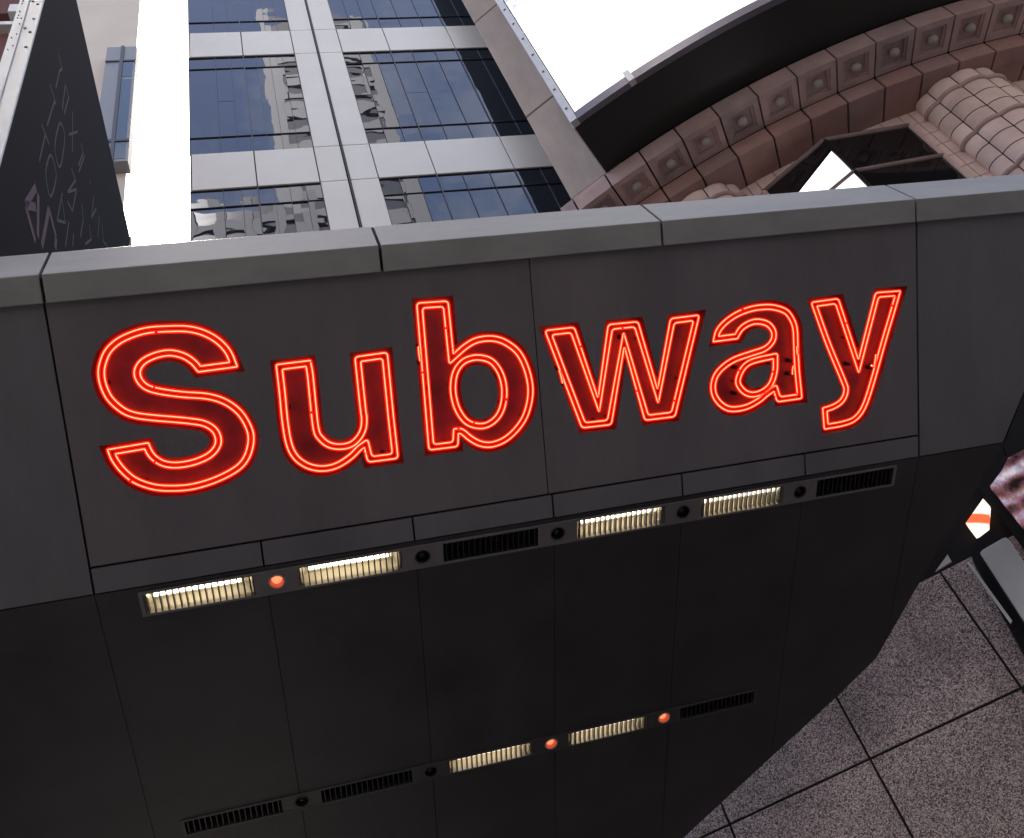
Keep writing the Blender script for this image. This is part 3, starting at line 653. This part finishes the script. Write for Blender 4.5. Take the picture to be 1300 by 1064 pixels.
for l in marks:
    if l[0]==l[-1]: l=contour(l[:-1],0,0,1); l=l+[l[0]]
    pts=[bst(x,y) for x,y in l]
    for a,b in zip(pts,pts[1:]):
        a,b=Vector(a),Vector(b); e=(b-a)
        if e.length<1e-4: continue
        e.normalize(); n=Vector((-e.y,e.x))*.011; quad(bm,*[BF(q.x,q.y,.002) for q in (a-n,b-n,b+n,a+n)])
obj('faint_lettering',bm,mat('faint_violet',(.085,.08,.105),.6,spec=.2),bb)
bm=bmesh.new()
for l in ([(150,790),(105,865),(148,1020)],[(160,820),(158,1000)],[(105,865),(150,875)],[(205,880),(175,1040)],[(205,880),(235,1000),(232,1050)]):
    pts=[bst(x,y) for x,y in zo(l)]
    for a,b in zip(pts,pts[1:]):
        a,b=Vector(a),Vector(b); e=(b-a).normalized(); n=Vector((-e.y,e.x))*.03; quad(bm,*[BF(q.x,q.y,.0025) for q in (a-n,b-n,b+n,a+n)])
obj('bold_lettering',bm,mat('faint_mauve',(.12,.075,.10),.6,spec=.2),bb)
# ================================================================== CREAM BUILDING + RED ONE BEHIND THE BILLBOARD
YC=16.0
cb=thing('cream_building','sunny cream building with one tall bay window behind the black billboard','building')
bm=bmesh.new(); xr=-.278*YC; hexa(bm,[(-14,YC,0),(xr,YC,0),(-.30*(YC+8),YC+8,0),(-14,YC+8,0),(-14,YC,55),(xr,YC,55),(-.30*(YC+8),YC+8,55),(-14,YC+8,55)]); obj('wall',bm,cream_m,cb)
def cpt(x,y): p=onplane(x,y,Vector((0,YC-.5,0)),Vector((0,1,0))); return p
zt=cpt(150,58).z; z1_=cpt(172,76).z; z2_=cpt(169,97).z; z3=cpt(150,177).z; z4=cpt(150,203).z; xa,xb,xm=cpt(134,100).x-.1,cpt(170,100).x,cpt(150,100).x
bm=bmesh.new(); box(bm,xa,xb,YC-.45,YC+.02,z4,zt); w_=obj('bay_window',bm,mat('bay_grey',(.25,.26,.28),.4,.4),cb)
bm=bmesh.new()
for a,b in ((z4+.15,z3-.1),(z3+.1,z2_-.1),(z2_+.1,z1_)): 
    box(bm,xm+.1,xb-.1,YC-.46,YC-.44,a,b)
obj('pane',bm,bglass_m,w_)
bm=bmesh.new(); box(bm,xm-.02,xm+.1,YC-.5,YC-.44,z4,zt); box(bm,xa,xb,YC-.49,YC-.44,z3-.08,z3+.08); box(bm,xa,xb,YC-.49,YC-.44,z1_-.02,z1_+.08); obj('frame',bm,alu2_m,w_)
rb_=thing('brown_building','dark red brown building with silver fixings at the left edge','building')
bm=bmesh.new(); p=onplane(18,55,Vector((0,9,0)),Vector((0,1,0)))
box(bm,-9,p.x-.35,9,9.3,0,26); box(bm,-9,p.x+.0,8.8,9,p.z-3.2,p.z+.0); box(bm,-9,p.x+.15,8.7,8.9,p.z+.9,p.z+3); obj('wall',bm,mat('red_brown',(.16,.055,.045),.7,0,.3,2),rb_)
bm=bmesh.new(); box(bm,p.x-.3,p.x+.15,8.6,8.8,p.z+.05,p.z+.22); obj('fixing',bm,silver_m,rb_); bm=bmesh.new(); box(bm,p.x-.05,p.x+.22,8.5,8.7,p.z+.5,p.z+.9); obj('fixing',bm,silver_m,rb_)
# ================================================================== GRANITE WALL, RIGHT
GD=Vector((-.81072,.58543,0)).normalized(); GN=Vector((-.58543,-.81072,0)).normalized(); G0=EYE+ray(1112,836)*8.6
def GF(u,z,w=0): q=G0+GN*w; base=Vector((q.x,q.y,0))-GD*(Vector((G0.x,G0.y,0)).dot(GD)); return base+GD*u+Vector((0,0,z))
def gst(x,y,w=0): p=onplane(x,y,G0+GN*w,GN); return (p.dot(GD)-EYE.dot(GD)+0, p.z)
def gu(x,y,w=0):
    p=onplane(x,y,G0+GN*w,GN); return (p.dot(GD),p.z)
gw=thing('granite_wall','speckled pinkish granite panel wall beyond the canopy underside','wall')
j0=gu(1084,926)[0]; j1=gu(1246,801)[0]; pit=j0-j1; zj_=gu(1195,921)[1]; zt_g=gu(1190,727)[1]; 
print('granite',j0,j1,zj_,zt_g)
ph=zt_g-zj_
zs=[zt_g,zj_,zj_-ph,max(0,zj_-2*ph)]
us=[j0+pit*k for k in range(-4,4)]
for a,b in zip(us,us[1:]):
    for c,d_ in zip(zs,zs[1:]):
        if c<=0: continue
        bm=bmesh.new(); box(bm,a+.01,b-.01,max(d_,0)+.01,c-.01,-.04,0,0,GF); bevel(bm,.004,1); obj('granite_panel',bm,granite_m,gw)
bm=bmesh.new(); box(bm,us[0],us[-1],0,zt_g,-.3,-.02,0,GF); obj('wall_core',bm,joint_m,gw)
bm=bmesh.new(); box(bm,us[0],us[-1],zt_g,zt_g+3.0,-.3,-.03,0,GF); obj('dark_header',bm,mat('header_black',(.012,.012,.013),.8,spec=.15),gw)
# small LED advert
ad=thing('video_advert','small pinkish video advert screen in a black surround at the right edge','screen')
def gpoly(bm,px,w,t): poly_solid(bm,[GF(*gu(x,y,w),w) for x,y in px],-GN*t)
bm=bmesh.new(); gpoly(bm,[(1257,617),(1272,597),(1280,581),(1300,571),(1340,552),(1340,720)],.12,.06)
def advert_mat():
    m=bpy.data.materials.new('advert_screen'); m.use_nodes=True; t=m.node_tree; N=t.nodes; L=t.links; N.clear(); o=N.new('ShaderNodeOutputMaterial'); e=N.new('ShaderNodeEmission'); e.inputs[1].default_value=.28
    tc=N.new('ShaderNodeTexCoord'); n=N.new('ShaderNodeTexNoise'); n.inputs['Scale'].default_value=6.5; n.inputs['Detail'].default_value=8; L.new(tc.outputs['Object'],n.inputs[0])
    sp=N.new('ShaderNodeSeparateXYZ'); L.new(tc.outputs['Object'],sp.inputs[0])
    cb_=N.new('ShaderNodeCombineXYZ'); L.new(sp.outputs[2],cb_.inputs[0])
    wv=N.new('ShaderNodeTexWave'); wv.inputs['Scale'].default_value=1.6; wv.inputs['Distortion'].default_value=.6; L.new(cb_.outputs[0],wv.inputs[0])
    mx=N.new('ShaderNodeMath'); mx.operation='MULTIPLY_ADD'; mx.inputs[1].default_value=.35; L.new(wv.outputs[0],mx.inputs[0]); L.new(n.outputs[0],mx.inputs[2])
    r=N.new('ShaderNodeValToRGB'); E_=r.color_ramp.elements; E_[0].position=.42; E_[0].color=(.02,.012,.015,1); E_[1].position=.95; E_[1].color=(.9,.8,.85,1)
    for p_,c in ((.55,(.12,.06,.07,1)),(.68,(.32,.15,.17,1)),(.8,(.42,.36,.5,1))): q_=E_.new(p_); q_.color=c
    L.new(mx.outputs[0],r.inputs[0]); 
    v=N.new('ShaderNodeTexVoronoi'); v.inputs['Scale'].default_value=90; L.new(tc.outputs['Object'],v.inputs[0]); mm=N.new('ShaderNodeMix'); mm.data_type='RGBA'; mm.blend_type='OVERLAY'; mm.inputs[0].default_value=.35
    L.new(r.outputs[0],mm.inputs[6]); L.new(v.outputs['Color'],mm.inputs[7]); L.new(mm.outputs[2],e.inputs[0]); L.new(e.outputs[0],o.inputs[0]); return m
obj('display',bm,advert_mat(),ad)
bm=bmesh.new(); gpoly(bm,[(1246,600),(1268,575),(1300,556),(1350,535),(1350,760),(1240,618)],.05,.05); obj('surround',bm,MATS['header_black'],ad)
bm=bmesh.new(); gpoly(bm,[(1248,633),(1257,643),(1255,673),(1239,681),(1226,664)],.10,.05)
def lit_sign():
    m=bpy.data.materials.new('lit_orange_white'); m.use_nodes=True; t=m.node_tree; N=t.nodes; L=t.links; N.clear(); o=N.new('ShaderNodeOutputMaterial'); e=N.new('ShaderNodeEmission'); e.inputs[1].default_value=.5
    tc=N.new('ShaderNodeTexCoord'); mp=N.new('ShaderNodeMapping'); mp.inputs['Rotation'].default_value=(.3,.9,.4); L.new(tc.outputs['Object'],mp.inputs[0])
    n=N.new('ShaderNodeTexWave'); n.inputs['Scale'].default_value=1.5; n.inputs['Distortion'].default_value=3; L.new(mp.outputs[0],n.inputs[0])
    r=N.new('ShaderNodeValToRGB'); E_=r.color_ramp.elements; E_[0].position=.2; E_[0].color=(.85,.13,.05,1); E_[1].position=.4; E_[1].color=(1,.85,.72,1)
    L.new(n.outputs[0],r.inputs[0]); L.new(r.outputs[0],e.inputs[0]); L.new(e.outputs[0],o.inputs[0]); return m
ls=obj('lit_sign',bm,lit_sign()); ls['label']='small glowing orange and white lit sign fragment beside the dark canopy edge'; ls['category']='sign'
# grey box fixture
fx=thing('wall_lightbox','long grey box fixture with black sides mounted on the granite wall','lightbox')
px=[(1244,702),(1247,698),(1273,683),(1277,682),(1281,685),(1400,868),(1365,890)]
bm=bmesh.new(); gpoly(bm,px,.45,.03); bevel(bm,.006,1); obj('front_cover',bm,mat('fixture_grey',(.42,.44,.45),.35,.3,.08,5),fx)
bm=bmesh.new(); f=[GF(*gu(x,y,.45),.415) for x,y in px]; poly_solid(bm,f,-GN*.40); obj('body',bm,MATS['header_black'],fx)
bm=bmesh.new(); gpoly(bm,[(1233,706),(1236,688),(1262,668),(1400,860),(1340,905)],.20,.18); obj('backing_box',bm,MATS['header_black'],fx)
bm=bmesh.new(); gpoly(bm,[(1228,715),(1230,712),(1285,788),(1283,792)],.30,.02); obj('edge_trim',bm,silver_m,fx)
bm=bmesh.new(); tb=[(1187,726),(1203,704),(1208,713)]; gpoly(bm,tb,.14,.02); tr_=obj('bracket',bm,mat('bracket_grey',(.42,.42,.43),.4,.3)); tr_['label']='small pale triangular metal bracket at the top corner of the granite wall'; tr_['category']='bracket'
# ================================================================== GROUND, STREET AND OPPOSITE BUILDINGS (seen in the mirror glass)
bm=bmesh.new(); quad(bm,(-300,-300,0),(300,-300,0),(300,300,0),(-300,300,0)); obj('ground',bm,mat('pavement_concrete',(.11,.105,.10),.8,0,.2,.8),kind='structure')
bm=bmesh.new(); quad(bm,(-300,-13,.004),(300,-13,.004),(300,-3.5,.004),(-300,-3.5,.004)); obj('road',bm,mat('asphalt',(.05,.05,.052),.85,0,.3,2),kind='structure')
def block(name,label,x0,x1,y,h,pitx,pitz,wf,hf,wm,gm,yd=14):
    t=thing(name,label,'building'); bm=bmesh.new(); box(bm,x0,x1,y-yd,y,0,h); obj('wall',bm,gm,t)
    bm=bmesh.new(); x=x0
    nx=max(1,round((x1-x0)/pitx)); px_=(x1-x0)/nx; nz=int(h/pitz)
    for i in range(nx+1): box(bm,x0+i*px_-px_*wf/2,x0+i*px_+px_*wf/2,y+.01,y+.4,0,h)
    for k in range(nz+1): box(bm,x0,x1,y+.012,y+.3,k*pitz-pitz*hf/2,k*pitz+pitz*hf/2)
    obj('frame',bm,wm,t)
wglass=mat('opposite_glass',(.03,.04,.07),.15)
block('office_building','pale gridded office block mirrored in the lower tower windows',-16,4,-22,92,3.6,5.2,.34,.34,mat('opp_white',(.26,.26,.27),.7),wglass)
block('office_building','striped pale office block mirrored at the window edges',2.4,17,-24,150,14.6,5.6,.14,.42,mat('opp_grey',(.22,.22,.23),.6),wglass)
block('office_building','low grey stone block across the street',16,44,-20,34,4,4,.4,.4,mat('opp_stone',(.35,.32,.30),.8),wglass)
block('office_building','low brown block across the street on the left',-48,-19,-20,40,4,4,.4,.4,mat('opp_brown',(.25,.18,.15),.8),wglass)
